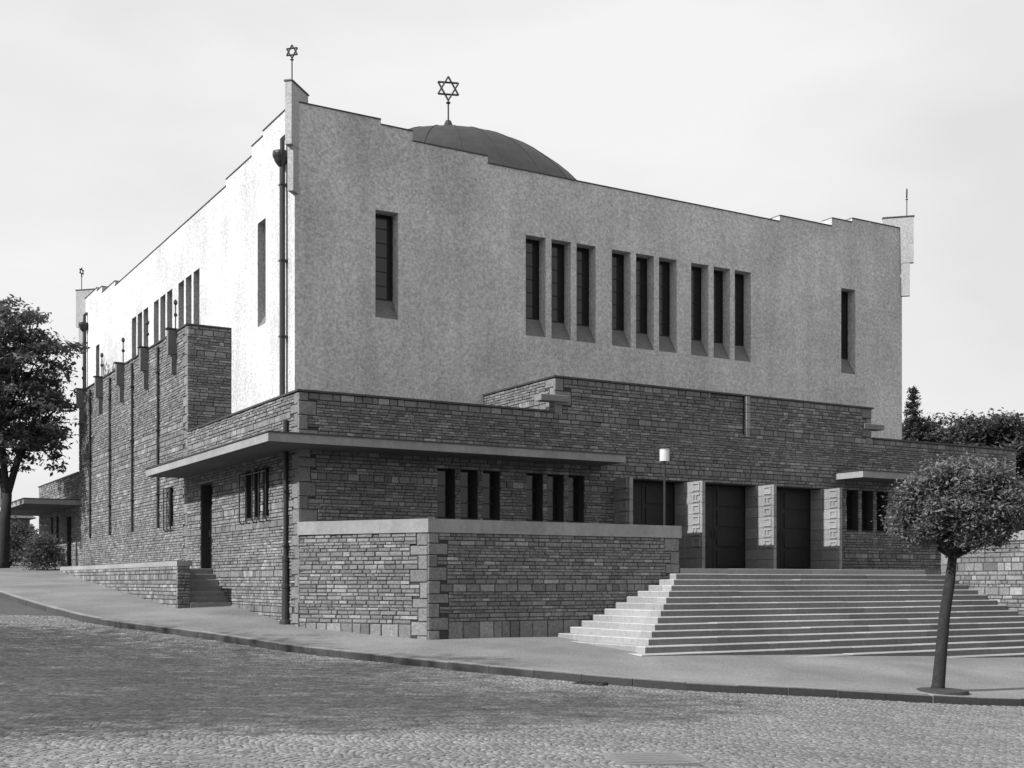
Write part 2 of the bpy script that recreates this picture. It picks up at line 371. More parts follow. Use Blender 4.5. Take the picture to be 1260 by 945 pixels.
def P3(O, du, n, u, d, z): return (O[0] + du[0] * u - n[0] * d, O[1] + du[1] * u - n[1] * d, z)
def fbox(g, O, du, n, u0, u1, d0, d1, z0, z1, tone=1.0):
    """box in wall coordinates: along u, into the wall d, up z"""
    V = [P3(O, du, n, u, d, z) for z in (z0, z1) for (u, d) in ((u0, d0), (u1, d0), (u1, d1), (u0, d1))]
    return g.add(V, [(0, 3, 2, 1), (4, 5, 6, 7), (0, 1, 5, 4), (1, 2, 6, 5), (2, 3, 7, 6), (3, 0, 4, 7)], tone)
def window(O, du, n, u0, u1, z0, z1, depth, parent, bars=3, sill=None):
    g = G(); t = 0.045
    fbox(g, O, du, n, u0, u0 + t, depth - 0.03, depth + 0.03, z0, z1); fbox(g, O, du, n, u1 - t, u1, depth - 0.03, depth + 0.03, z0, z1)
    fbox(g, O, du, n, u0 + t, u1 - t, depth - 0.03, depth + 0.03, z0, z0 + t); fbox(g, O, du, n, u0 + t, u1 - t, depth - 0.03, depth + 0.03, z1 - t, z1)
    for k in range(1, bars + 1):
        z = z0 + (z1 - z0) * k / (bars + 1); fbox(g, O, du, n, u0 + t, u1 - t, depth - 0.018, depth + 0.018, z - 0.012, z + 0.012)
    w = g.build('window', 'frame', parent)
    gg = G(); fbox(gg, O, du, n, u0 + 0.01, u1 - 0.01, depth - 0.004, depth + 0.006, z0 + 0.01, z1 - 0.01); gg.build('pane', 'glass', w)
    if sill:                       # steep rendered sill running down and out from the glass
        zf = sill; s = G()
        a = [P3(O, du, n, u, d, z) for u in (u0, u1) for (d, z) in ((depth - 0.034, z0), (0.012, zf), (0.012, zf - 0.005), (depth - 0.034, zf - 0.005))]
        s.add(a, [(0, 1, 2, 3), (7, 6, 5, 4), (0, 4, 5, 1), (1, 5, 6, 2), (2, 6, 7, 3), (3, 7, 4, 0)]); s.build('sill', 'sill', w)
    return w

# ------------------------------------------------------------------ the synagogue
CX = 11.8
SY = root('synagogue', (11.8, 21.5, -1.4), 'large synagogue with smooth pale upper block and rough stone lower storey', 'synagogue')
FA0, FA1, FB0, FB1 = -0.64, 24.24, 7.22, 35.8            # upper block
SA0, SA1, SB0, SB1 = -2.05, 25.65, 3.15, 39.85           # stone lower storey
TH = 0.5
def step_top(s, L):
    e = min(s, L - s)
    return 13.75 if e < 2.70 else 13.60 if e < 3.75 else 13.30 if e < 6.35 else 13.08
WT, WG, WS = 11.06, 8.48, 7.86                            # window head, glass foot, foot of the sill
def block_wall(name, O, du, n, L, wins, s0, s1):
    us = [s0, s1, 2.70, 3.75, 6.35, L - 2.70, L - 3.75, L - 6.35] + [x for w in wins for x in w]
    zs = [3.6, WS, WT, 13.08, 13.30, 13.60, 13.75]
    def occ(u, z):
        if z > step_top(u, L): return False
        return not (WS < z < WT and any(a < u < b for a, b in wins))
    w = cell_wall(name, O, du, n, [u for u in us if s0 <= u <= s1], zs, occ, TH, 'stucco', SY)
    for (a, b) in wins: window(O, du, n, a, b, WG, WT, 0.42, SY, 5, WS)
    # thin metal copings, one per step
    lv = [(s0, 2.70, 13.75), (2.70, 3.75, 13.60), (3.75, 6.35, 13.30), (6.35, L - 6.35, 13.08), (L - 6.35, L - 3.75, 13.30), (L - 3.75, L - 2.70, 13.60), (L - 2.70, s1, 13.75)]
    for (a, b, z) in lv:
        g = G(); fbox(g, O, du, n, a + (0.002 if a > s0 else -0.03 * (s0 == 0)), b - 0.002, -0.025, TH + 0.03, z + 0.003, z + 0.035); g.build('coping', 'metal', SY)
LF = FA1 - FA0; LL = FB1 - FB0
tri = [(7.10, 7.85), (8.07, 8.82), (9.04, 9.80), (10.45, 11.22), (11.44, 12.20), (12.41, 13.17), (13.80, 14.57), (14.80, 15.55), (15.76, 16.52)]
fw = [(1.88, 2.63)] + tri + [(20.97, 21.72)]
block_wall('rendered_wall', (FA0, FB0), (1, 0), (0, -1), LF, [(a - FA0, b - FA0) for a, b in fw], 0, LF)
lw = [(9.68, 10.42)] + [(16.6 + 0.98 * k + o, 16.6 + 0.98 * k + o + 0.74) for o in (0, 3.53, 7.10) for k in range(3)] + [(32.6, 33.34)]
block_wall('rendered_wall', (FA0, FB0), (0, 1), (-1, 0), LL, [(a - FB0, b - FB0) for a, b in lw], TH, LL - TH)
block_wall('rendered_wall', (FA1, FB0), (0, 1), (1, 0), LL, [], TH, LL - TH)
block_wall('rendered_wall', (FA0, FB1), (1, 0), (0, 1), LF, [], 0, LF)
G().box(FA0 + TH, FA1 - TH, FB0 + TH, FB1 - TH, 12.2, 12.45).build('flat_roof', 'metal', SY)
# dome with standing seams
DC = (CX, 21.5, 11.42); DR = 8.05
g = G(); g.lathe(DC, [(DR * math.cos(t), DR * math.sin(t)) for t in np.linspace(0.0, PI / 2 - 0.02, 22)], 72)
dome = g.build('dome', 'dome', SY, smooth=True)
for k in range(24):
    a = 2 * PI * (k + 0.5) / 24; g = G()
    pts = [(DC[0] + (DR + 0.012) * math.cos(t) * math.cos(a), DC[1] + (DR + 0.012) * math.cos(t) * math.sin(a), DC[2] + (DR + 0.012) * math.sin(t)) for t in np.linspace(0.02, PI / 2 - 0.05, 20)]
    g.tube(pts, 0.014, 4).build('seam', 'dome', dome)
def star_finial(base, pole, rad, bar, ang, parent, knob=True, foot=0.0):
    x, y, z = base; g = G()
    if foot: g.lathe((x, y, z), [(0.30, -0.15), (0.30, foot * 0.55), (0.2, foot * 0.75), (0.12, foot)], 12)
    g.tube([(x, y, z - 0.1), (x, y, z + pole)], bar * 0.9, 8)
    if knob: g.lathe((x, y, z + pole - rad * 0.30), [(bar, 0), (bar * 2.4, rad * 0.05), (bar * 2.4, rad * 0.13), (bar, rad * 0.18)], 10)
    c = Vector((x, y, z + pole + rad)); d = Vector((math.cos(ang), math.sin(ang), 0))
    for off in (90, 270):
        pts = [c + d * (rad * math.cos(R(off + 120 * k))) + Vector((0, 0, rad * math.sin(R(off + 120 * k)))) for k in range(3)]
        for k in range(3): g.tube([pts[k], pts[(k + 1) % 3]], bar, 6)
    return g.build('star_finial', 'iron', parent)
star_finial((CX, 21.5, DC[2] + DR), 1.62, 0.52, 0.042, R(-20), SY, foot=0.72)
# diagonal corner fins with small stars
for (cx, cy, sx, sy) in ((FA0, FB0, -1, -1), (FA1, FB0, 1, -1), (FA0, FB1, -1, 1), (FA1, FB1, 1, 1)):
    d = np.array([sx, sy]) / math.sqrt(2); p = np.array([-d[1], d[0]]); g = G()
    def plate(a, b, z0, z1, h=0.10):
        q = [np.array([cx, cy]) + d * t + p * w for t, w in ((a, -h), (b, -h), (b, h), (a, h))]; g.prism([(v[0], v[1]) for v in q], z0, z1)
    plate(-0.72, 0.43, 12.40, 14.18); plate(-0.3, 0.29, 11.12, 12.398, 0.088)
    fin = g.build('corner_fin', 'finrender', SY)
    g = G(); plate(-0.74, 0.46, 14.182, 14.22, 0.13); g.build('coping', 'metal', fin)
    q = np.array([cx, cy]) + d * 0.18
    star_finial((q[0], q[1], 14.2), 0.72, 0.19, 0.022, math.atan2(p[1], p[0]), fin)
# rainwater hoppers and downpipes on the long side
for (b, zb) in ((7.85, 4.2), (35.2, 7.4)):
    x = FA0 - 0.14; g = G()
    g.tube([(FA0 + 0.1, b, 12.95), (FA0 - 0.05, b, 12.93), (x, b, 12.84), (x, b, 12.45)], 0.075, 8)
    g.tube([(x, b, 12.1), (x, b, zb)], 0.085, 10)
    dp = g.build('downpipe', 'iron', SY)
    G().lathe((x - 0.04, b, 12.05), [(0.08, 0), (0.17, 0.12), (0.235, 0.27), (0.25, 0.34), (0.235, 0.345), (0.235, 0.42), (0.2, 0.43)], 14).build('hopper', 'iron', dp)
    for z in np.arange(11.5, zb + 0.5, -2.2): G().box(x - 0.085, FA0, b - 0.1, b + 0.1, z, z + 0.05).build('bracket', 'iron', dp)

# ---- stone lower storey
ST = Stones()
WZ = 4.80; TZ = 8.25; PZ = 5.80
win_f = [1.85, 2.55, 3.25, 4.65, 5.35, 6.05, 17.05, 17.75, 18.45, 19.85, 20.55, 21.25]
fh = [(a, a + 0.53, 1.72, 3.05) for a in win_f]
portal = [(7.75, 10.28), (10.46, 13.11), (13.29, 15.92)]
PF = 0.37
ph = [(a, b, PF - 0.6, 3.03) for a, b in portal]
niche = (11.25, 12.62, 4.62, PZ + 1)
def occ_front(u, z):
    x = u + SA0
    if z > (PZ if 5.6 < x < 18.2 else WZ): return False
    return not any(a < x < b and c < z < d for a, b, c, d in fh + ph + [niche])
us = [0, SA1 - SA0, 5.6 - SA0, 18.2 - SA0] + [v - SA0 for h in fh + ph for v in h[:2]]
us += [niche[0] - SA0, niche[1] - SA0]
cell_wall('stone_wall', (SA0, SB0), (1, 0), (0, -1), us, [-2.6, niche[2], PF - 0.6, 1.72, 3.03, 3.05, WZ, PZ], occ_front, 0.6, 'mortar', SY)
F_O, F_U, F_N = (SA0, SB0), (1, 0), (0, -1)
for a in win_f: window(F_O, F_U, F_N, a - SA0, a - SA0 + 0.53, 1.72, 3.05, 0.28, SY, 2)
sh = [(a - SA0, b - SA0, c, d) for a, b, c, d in fh + ph + [niche]]
ST.face(F_O, F_U, F_N, SA1 - SA0, WZ, lambda u: PF if u > 9 else -0.2, sh, (True, True), ext=(0.03, 0))
nh = [(niche[0] - 5.6, niche[1] - 5.6, niche[2], niche[3])]
ST.face((5.6, SB0), F_U, F_N, 12.6, PZ, lambda u: WZ + 0.12, nh, (True, True), ext=(0.03, 0))
# the niche in the middle of the parapet, set back
G().box(niche[0] + .002, niche[1] - .002, SB0 + 0.07, SB0 + 0.6, niche[2] + .002, PZ).build('niche_wall', 'mortar', SY)
ST.face((niche[0], SB0 + 0.07), F_U, F_N, niche[1] - niche[0], PZ, lambda u: niche[2] + 0.12)
# left side face
TB0, TB1 = 13.05, 29.95
trip = [5.33, 6.03, 6.73]
lh = [(b, b + 0.5, 1.78, 3.08) for b in trip] + [(10.4, 11.6, 0.40, 3.0), (14.72, 15.32, 1.85, 3.2)] + [(31.6, 32.7, 0.5, 3.0), (34.6, 35.2, 1.8, 3.1), (36.0, 36.6, 1.8, 3.1)]
def occ_left(u, z):
    y = u + SB0
    if z > (TZ if TB0 < y < TB1 else WZ): return False
    return not any(a < y < b and c < z < d for a, b, c, d in lh)
us = [0.6, SB1 - SB0 - 0.6, TB0 - SB0, TB1 - SB0] + [v - SB0 for h in lh for v in h[:2]]
zs = [-2.2, WZ, TZ] + [v for h in lh for v in h[2:]]
L_O, L_U, L_N = (SA0, SB0), (0, 1), (-1, 0)
cell_wall('stone_wall', L_O, L_U, L_N, us, zs, occ_left, 0.6, 'mortar', SY)
lhs = [(a - SB0, b - SB0, c, d) for a, b, c, d in lh]
gl = lambda u: gz(SA0, SB0 + u) if u < 4.8 else 0.0 if u < 7 else 0.4
ST.face(L_O, L_U, L_N, TB0 - SB0, WZ, lambda u: gz(SA0, SB0 + u), lhs, (True, False), ext=(0, 0))
sub = lambda o: [(a - o, b - o, c, d) for a, b, c, d in lhs]
ST.face((SA0, TB0), L_U, L_N, TB1 - TB0, TZ, lambda u: 0.3, sub(TB0 - SB0), (True, True), ext=(0, 0))
ST.face((SA0, TB1), L_U, L_N, SB1 - TB1, WZ, lambda u: 0.4, sub(TB1 - SB0), (False, True), ext=(0, 0))
for b in trip: window(L_O, L_U, L_N, b - SB0, b - SB0 + 0.5, 1.78, 3.08, 0.28, SY, 2)
window(L_O, L_U, L_N, 14.72 - SB0, 15.32 - SB0, 1.85, 3.2, 0.28, SY, 2)
window(L_O, L_U, L_N, 34.6 - SB0, 35.2 - SB0, 1.8, 3.1, 0.28, SY, 2); window(L_O, L_U, L_N, 36.0 - SB0, 36.6 - SB0, 1.8, 3.1, 0.28, SY, 2)
# return of the tall part against the rendered block, back and right-hand walls, roofs
G().box(SA0 + 0.6, FA0 - 0.003, TB0, TB0 + 0.5, WZ - 0.6, TZ).build('stone_wall', 'mortar', SY)
ST.face((SA0, TB0), (1, 0), (0, -1), FA0 - SA0, TZ, lambda u: WZ - 0.3, (), (False, False), ext=(0.03, 0))
G().box(SA0 + 0.6, FA0 - 0.003, TB1 - 0.5, TB1, WZ - 0.6, TZ).build('stone_wall', 'mortar', SY)
G().box(SA1 - 0.6, SA1, SB0 + 0.602, SB1 - 0.602, -2.6, WZ).build('stone_wall', 'mortar', SY)
ST.face((SA1, SB0), (0, 1), (1, 0), 12, WZ, lambda u: 2.0)
G().box(SA0, SA1, SB1 - 0.6, SB1, -2.6, WZ).build('stone_wall', 'mortar', SY)
G().box(SA0 + 0.602, SA1 - 0.602, SB0 + 0.602, FB0 + 0.2, 4.3, 4.42).build('flat_roof', 'metal', SY)
G().box(SA0 + 0.602, FA0 + 0.2, FB0 + 0.202, SB1 - 0.602, 4.3, 4.42).build('flat_roof', 'metal', SY)
G().box(FA1 - 0.2, SA1 - 0.602, FB0 + 0.202, SB1 - 0.602, 4.3, 4.42).build('flat_roof', 'metal', SY)
G().box(SA0 + 0.602, FA0 - 0.004, TB0 + 0.502, TB1 - 0.502, TZ - 0.5, TZ - 0.4).build('flat_roof', 'metal', SY)
# tall front part: its side walls, roof, and the beam ends under its corners
for (x0, x1, s) in ((5.6, 6.1, -1), (17.7, 18.2, 1)):
    G().box(x0, x1, SB0 + 0.602, FB0 - 0.003, 4.2, PZ).build('stone_wall', 'mortar', SY)
ST.face((5.6, SB0), (0, 1), (-1, 0), FB0 - SB0, PZ, lambda u: WZ - 0.35, (), (True, False), ext=(0, 0))
ST.face((18.2, SB0), (0, 1), (1, 0), FB0 - SB0, PZ, lambda u: WZ - 0.35, (), (True, False), ext=(0, 0))
G().box(6.102, 17.698, SB0 + 0.602, FB0 - 0.003, 5.2, 5.32).build('flat_roof', 'metal', SY)
for s, x in ((-1, 5.6), (1, 18.2)):
    g = G(); x0, x1 = (x - 0.52, x + 0.4) if s < 0 else (x - 0.4, x + 0.52)
    g.bbox(x0, x1, SB0 - 0.10, SB0 + 0.26, 5.12, 5.30, 0.015, 0.8).build('corner_beam', 'carved', SY)
# niche frame and thin metal copings on the stone parapets
z = niche[2] - 0.1
for k in range(5):
    h = (PZ - niche[2] + 0.1) / 5; G().box(niche[1] + 0.01, niche[1] + 0.16, SB0 - 0.10, SB0 - 0.04, z + .008, z + h - .008, random.uniform(.8, 1.2)).build('niche_jamb', 'carved', SY); z += h
for k, (x0, x1, y0, y1, z) in enumerate(((SA0 - .07, 5.5, SB0 - .07, SB0 + .62, WZ), (5.53, 18.27, SB0 - .07, SB0 + .62, PZ), (18.3, SA1 + .07, SB0 - .07, SB0 + .62, WZ),
        (SA0 - .07, SA0 + .62, SB0 + .623, TB0 - .06, WZ), (SA0 - .07, FA0 - .004, TB0 - .055, TB0 + .52, TZ), (SA0 - .07, SA0 + .62, TB0 + .523, TB1 + .06, TZ), (SA0 - .07, SA0 + .62, TB1 + .063, SB1 + .07, WZ),
        (5.53, 6.12, SB0 + .623, FB0 - .004, PZ), (17.68, 18.27, SB0 + .623, FB0 - .004, PZ))):
    G().box(x0, x1, y0, y1, z + 0.004, z + 0.055).build('coping', 'metal', SY)
# canopies: thin concrete slabs; the near one turns the corner
E_ = 1.25; CZ0, CZ1 = 3.36, 3.57
def slab(poly, z0, z1): return G().prism(poly, z0, z1)
cp = slab([(SA0 - E_, SB0 - E_), (7.16, SB0 - E_), (7.16, SB0 - 0.002), (SA0 - 0.002, SB0 - 0.002), (SA0 - 0.002, 13.4), (SA0 - E_, 13.4)], CZ0, CZ1).build('canopy', 'concrete', SY)
slab([(SA0 - E_ + .06, SB0 - E_ + .06), (7.10, SB0 - E_ + .06), (7.10, SB0 - .04), (SA0 - .04, SB0 - .04), (SA0 - .04, 13.34), (SA0 - E_ + .06, 13.34)], CZ0 - .012, CZ0 - .002).build('soffit_shade', 'soffit_shade', cp)  # thin dark sheet added to carry the shade below the slab
slab([(SA0 - E_ - .03, SB0 - E_ - .03), (7.19, SB0 - E_ - .03), (7.19, SB0 - 0.05), (SA0 - 0.05, SB0 - 0.05), (SA0 - 0.05, 13.43), (SA0 - E_ - .03, 13.43)], CZ1 + .003, CZ1 + .035).build('flashing', 'metal', cp)
cp = slab([(16.5, SB0 - E_), (SA1 + E_, SB0 - E_), (SA1 + E_, 13.4), (SA1 + .002, 13.4), (SA1 + .002, SB0 - .002), (16.5, SB0 - .002)], CZ0, CZ1).build('canopy', 'concrete', SY)
slab([(16.56, SB0 - E_ + .06), (SA1 - .1, SB0 - E_ + .06), (SA1 - .1, SB0 - .04), (16.56, SB0 - .04)], CZ0 - .012, CZ0 - .002).build('soffit_shade', 'soffit_shade', cp)
slab([(16.47, SB0 - E_ - .03), (SA1 + E_ + .03, SB0 - E_ - .03), (SA1 + E_ + .03, 13.43), (SA1 + .05, 13.43), (SA1 + .05, SB0 - .05), (16.47, SB0 - .05)], CZ1 + .003, CZ1 + .035).build('flashing', 'metal', cp)
cp = slab([(-4.4, 29.6), (SA0 - 0.002, 29.6), (SA0 - 0.002, SB1), (-4.4, SB1)], CZ0, CZ1).build('canopy', 'concrete', SY)
slab([(-4.34, 29.66), (SA0 - .04, 29.66), (SA0 - .04, SB1 - .06), (-4.34, SB1 - .06)], CZ0 - .012, CZ0 - .002).build('soffit_shade', 'soffit_shade', cp)
slab([(-4.43, 29.57), (SA0 - 0.05, 29.57), (SA0 - 0.05, SB1), (-4.43, SB1)], CZ1 + .003, CZ1 + .035).build('flashing', 'metal', cp)
# portal piers of carved blocks, doors behind them
for (x0, x1) in ((7.62, 7.745), (10.285, 10.40), (13.115, 13.23), (15.925, 16.04)):
    g = G(); g.box(x0 + 0.015, x1 - 0.015, 2.36, SB0 - 0.001, PF, 3.0); pier = g.build('portal_pier', 'mortar', SY)
    z = PF
    for k in range(8):
        h = (3.02 - PF) / 8; g = G(); t = random.uniform(0.85, 1.15); g.box(x0, x1, 2.35, SB0 - 0.035, z + 0.006, z + h - 0.006, t)
        if k > 1:                           # raised carved motif on the side seen from the street
            a, b = x0 - 0.03, x0 - 0.001; c0, c1 = 2.45, 2.78
            m = k % 3
            g.box(a, b, c0, c1, z + 0.04, z + 0.09, t * 1.1); g.box(a, b, c0, c1, z + h - 0.09, z + h - 0.04, t * 1.1)
            if m != 0: g.box(a, b, c0, c0 + 0.06, z + 0.092, z + h - 0.092, t * 1.1)
            if m != 1: g.box(a, b, c1 - 0.06, c1, z + 0.092, z + h - 0.092, t * 1.1)
            if m == 0: g.box(a, b, (c0 + c1) / 2 - .03, (c0 + c1) / 2 + .03, z + 0.092, z + h - 0.092, t * 1.1)
        g.build('carved_block', 'carved', pier); z += h
for (a, b) in portal:
    y = SB0 + 0.50; mid = (a + b) / 2
    G().box(a, b, y + 0.06, y + 0.10, PF, 3.03).build('door_backing', 'wood', SY)
    for (p, q, s) in ((a + 0.02, mid - 0.008, 1), (mid + 0.008, b - 0.02, -1)):
        g = G(); g.box(p, q, y, y + 0.055, PF + 0.01, 3.0)
        for k in range(4):
            z0 = PF + 0.12 + k * 0.63; g.box(p + 0.14, q - 0.14, y - 0.03, y - 0.001, z0, z0 + 0.5)
        dr = g.build('door', 'wood', SY)
        xh = q - 0.07 if s > 0 else p + 0.07
        G().tube([(xh, y - 0.06, PF + 1.0), (xh, y - 0.06, PF + 1.25)], 0.018, 6).build('handle', 'iron', dr)
for (a, b) in portal:        # stone lining of the right-hand reveals
    for k in range(8):
        h = (3.02 - PF) / 8; G().box(b - 0.03, b - 0.002, SB0 - 0.03, SB0 + 0.46, PF + k * h + .005, PF + (k + 1) * h - .005, random.uniform(0.8, 1.1)).build('reveal_block', 'carved', SY)
G().box(7.0, 16.6, SB0 + 0.602, SB0 + 0.7, PF - 0.7, 3.3).build('vestibule_wall', 'mortar', SY)
# side door and the rear door
for (b0, b1, z0) in ((10.4, 11.6, 0.40), (31.6, 32.7, 0.5)):
    g = G(); g.box(SA0 + 0.30, SA0 + 0.36, b0, b1, z0, 3.0)
    for k in range(3): g.box(SA0 + 0.27, SA0 + 0.299, b0 + 0.15, b1 - 0.15, z0 + 0.15 + k * 0.8, z0 + 0.8 + k * 0.8)
    dr = g.build('door', 'wood', SY); G().tube([(SA0 + 0.24, b1 - 0.1, z0 + 1.0), (SA0 + 0.24, b1 - 0.1, z0 + 1.2)], 0.016, 6).build('handle', 'iron', dr)
# projecting iron grilles at the side windows
def grille(b0, b1, z0, z1, n):
    g = G()
    for k in range(n):
        y = b0 + (b1 - b0) * k / (n - 1)
        g.tube([(SA0 + 0.02, y, z1 - 0.05), (SA0 - 0.16, y, z1 - 0.1), (SA0 - 0.16, y, z0 - 0.02), (SA0 - 0.13, y, z0 - 0.08), (SA0 - 0.02, y, z0 - 0.1)], 0.02, 6)
    for z in (z1 - 0.16,): g.box(SA0 - 0.168, SA0 - 0.152, b0 - 0.02, b1 + 0.02, z - 0.012, z + 0.012)
    return g.build('window_grille', 'iron', SY)
grille(5.2, 7.4, 1.72, 3.12, 5); grille(14.62, 15.42, 1.80, 3.22, 3)
# rainwater pipes and finialled brackets on the tall side wall
for k in range(4):
    b = 16.45 + 3.65 * k; g = G(); x = SA0 - 0.09
    g.tube([(x, b, TZ - 0.15), (x, b, 1.85)], 0.045, 8); dp = g.build('downpipe', 'iron', SY)
    for z in (7.2, 5.2, 3.0): G().box(x - 0.06, SA0 + 0.01, b - 0.07, b + 0.07, z, z + 0.04).build('bracket', 'iron', dp)
for k in range(5):
    b = 14.35 + 3.65 * k; g = G()
    g.bbox(SA0 - 0.32, SA0 + 0.3, b - 0.10, b + 0.10, 7.5, TZ + 0.06, 0.02, 0.9); g.bbox(SA0 - 0.2, SA0, b - 0.07, b + 0.07, 6.85, 7.495, 0.01, 0.9)
    br = g.build('wall_bracket', 'stone', SY)
    G().box(SA0 - 0.38, SA0 + 0.34, b - 0.14, b + 0.14, TZ + 0.063, TZ + 0.10).build('coping', 'metal', br)
    g = G(); x = SA0 - 0.05; g.tube([(x, b, TZ + 0.1), (x, b, TZ + 0.95)], 0.022, 6); g.lathe((x, b, TZ + 0.5), [(0.02, 0), (0.06, 0.04), (0.06, 0.1), (0.02, 0.14)], 8); g.lathe((x, b, TZ + 0.88), [(0.02, 0), (0.07, 0.07), (0.05, 0.16), (0.01, 0.2)], 8)
    g.build('finial', 'iron', br)
# downpipe at the near corner, with its thick cast-iron foot
x, y = SA0 - 0.10, 3.85; zb = gz(x, y)
g = G(); g.tube([(x, y, 4.15), (x, y, CZ1 + 0.02)], 0.07, 8); g.tube([(x, y, CZ0 - 0.01), (x, y, 0.4)], 0.06, 10)
dp = g.build('downpipe', 'iron', SY)
G().lathe((x, y, zb), [(0.17, -0.08), (0.16, 0.06), (0.105, 0.12), (0.095, 0.9), (0.11, 0.92), (0.11, 1.0), (0.085, 1.02), (0.085, 1.6), (0.1, 1.62), (0.1, 1.72), (0.06, 1.76)], 12).build('pipe_foot', 'iron', dp)
for z in (0.9, 2.3): G().box(x - 0.075, SA0, y - 0.1, y + 0.1, z, z + 0.045).build('bracket', 'iron', dp)
ST.build(SY, 300, lambda c: not (c[1] < 3.3 and 1.0 > c[2]) and not (c[0] > 16.5 and c[2] < 1.7))

# ------------------------------------------------------------------ terrace wall (angled face towards the corner, long face along the steps)
TW = root('terrace_wall', (0, 0, -1.4), 'rough stone terrace wall with smooth pale coping beside the wide steps', 'wall')
dl = np.array([SA0 - 0.0, SB0 - 0.0]); LA = np.linalg.norm(dl); dl /= LA
nl = np.array([-dl[1], dl[0]]); 
if nl[0] > 0: nl = -nl
TE = 7.54; CT0, CT1 = 1.18, 1.51
def inner(off):
    """inner line of the wall, off metres behind the outer line"""
    k = off * (1 + nl[1] * -1 * 0) 
    a = np.array([SA0, SB0]) - nl * off
    # intersection of y=off with the offset angled line
    t = (off - a[1]) / dl[1]; c = a + dl * t
    return a, c
ia, ic = inner(0.42)
body = [(SA0, SB0 - 0.035), (0, 0), (TE, 0), (TE, 0.42), (ic[0], ic[1]), (ia[0], SB0 - 0.035)]
G().prism(body, -2.4, CT0).build('wall_core', 'mortar', TW)
oa, oc = inner(-0.06); ja, jc = inner(0.47)
G().prism([(SA0 - 0.07, SB0 - 0.04), (oc[0], -0.06), (TE + 0.06, -0.06), (TE + 0.06, 0.47), (jc[0], jc[1]), (ja[0], SB0 - 0.04)], CT0 + 0.002, CT1).build('coping', 'concrete', TW)
TS = Stones()
TS.face((0, 0), (1, 0), (0, -1), TE, CT0, lambda u: -1.5 if u < 3.5 else -1.5 + (u - 3.5) * 0.43, (), (True, True), ext=(0.02, 0), base_z=-1.08)
TS.face((SA0, SB0), tuple(-dl), tuple(nl), LA, CT0, lambda u: -1.45, (), (False, True), ext=(-0.02, 0), base_z=-1.02, hs=(0.075, 0.09, 0.10, 0.12, 0.2))
def stair_top(x): return PF if x > 7.5 else PF - 0.151 * math.ceil((7.54 - x) / 0.355)
TS.face((TE, 0), (0, 1), (1, 0), 0.42, CT0, lambda u: 0.2)
TS.build(TW, 300, lambda c: c[2] > (-1.6 if c[0] < 3.3 else stair_top(c[0]) - 0.05))

# ------------------------------------------------------------------ the wide steps
SW = root('staircase', (11, -3, -1.9), 'wide flight of pale stone steps rising to the three portals', 'staircase')
RW = 17.9
def step(k):
    y = -0.35 * k; x = TE - 0.355 * k; z1 = PF - 0.151 * k; z0 = z1 - 0.151
    y1 = y + 0.42 if k else SB0 - 0.04
    g = G(); c = 0.018
    if k == 0: return
    # L-shaped tread: front run in separate long blocks, and the side flank in blocks
    joints = [x]; u = x + random.uniform(1.6, 2.6)
    while u < RW - 1.0: joints.append(u); u += random.uniform(1.9, 2.7)
    joints.append(RW - 0.003)
    zb = z0 - 0.04
    for a, b in zip(joints[:-1], joints[1:]):
        g.bbox(a + (0.002 if a > x else 0), b - 0.002, y, y + 0.40, zb, z1 + random.uniform(-0.006, 0.004), c, random.uniform(0.8, 1.12))
    ys = y + 0.402
    jl = [ys]; u = ys + random.uniform(0.8, 2.0)
    while u < -0.7: jl.append(u); u += random.uniform(1.3, 2.2)
    jl.append(-0.032)
    for a, b in zip(jl[:-1], jl[1:]):
        if b - a > 0.05: g.bbox(x, x + 0.40, a + 0.002, b - 0.001, zb, z1 + random.uniform(-0.006, 0.004), c, random.uniform(0.8, 1.12))
    for i in range(0, len(g.t), 10):  # shade on front risers and light on treads put into the face tones
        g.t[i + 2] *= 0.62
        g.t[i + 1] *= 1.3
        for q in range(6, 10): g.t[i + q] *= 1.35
    g.build('step', 'step', SW)
for k in range(1, 18): step(k)
g = G(); xx = TE + 0.05
while xx < 25.6:
    x2 = min(xx + 2.4, 25.6); a = xx
    y0 = 0.0
    if a < RW < x2: pass
    g.bbox(a + 0.002, x2 - 0.002, y0 if x2 <= RW + 0.8 else 0.45, 0.44 if x2 <= RW + .8 else 0.46, PF - 0.19, PF, 0.012, random.uniform(0.9, 1.08)); xx = x2
g.build('landing_edge', 'step', SW)
G().prism([(SA0 + 0.1, SB0 - 0.04), (ic[0] + 0.05, 0.5), (TE + 0.07, 0.5), (25.4, 0.5), (25.4, SB0 - 0.04)], PF - 0.3, PF - 0.003, 1.0).build('landing', 'landing', SW)
# solid core below the treads
g = G()
for k in range(1, 17): g.box(TE - 0.355 * k + 0.1, RW - 0.01, -0.35 * k + 0.1, -0.35 * k + 0.449, -3.2, PF - 0.151 * (k + 1) - 0.06)
g.build('stair_core', 'mortar', SW)
# right-hand flanking wall
RT = root('flanking_wall', (18.1, -4, -2.0), 'sunlit rough stone wall closing the far end of the wide steps', 'wall')
G().box(RW + 0.03, RW + 0.45, -9.0, 0.0, -3.2, 1.22).build('wall_core', 'mortar', RT)
G().box(RW - 0.05, RW + 0.52, -9.05, 0.05, 1.222, 1.50).build('coping', 'concrete', RT)
RS = Stones(); RS.face((RW + 0.03, -9.0), (0, 1), (-1, 0), 9.0, 1.22, lambda u: -2.0, (), (False, True), hs=(0.09, 0.11, 0.13, 0.16, 0.24))
RS.face((RW + 0.03, 0), (1, 0), (0, 1), 0.42, 1.22, lambda u: 0.3)
RS.build(RT, 300, lambda c: c[1] > -3.4 and c[2] > PF + (c[1]) * 0.43 - 0.3)

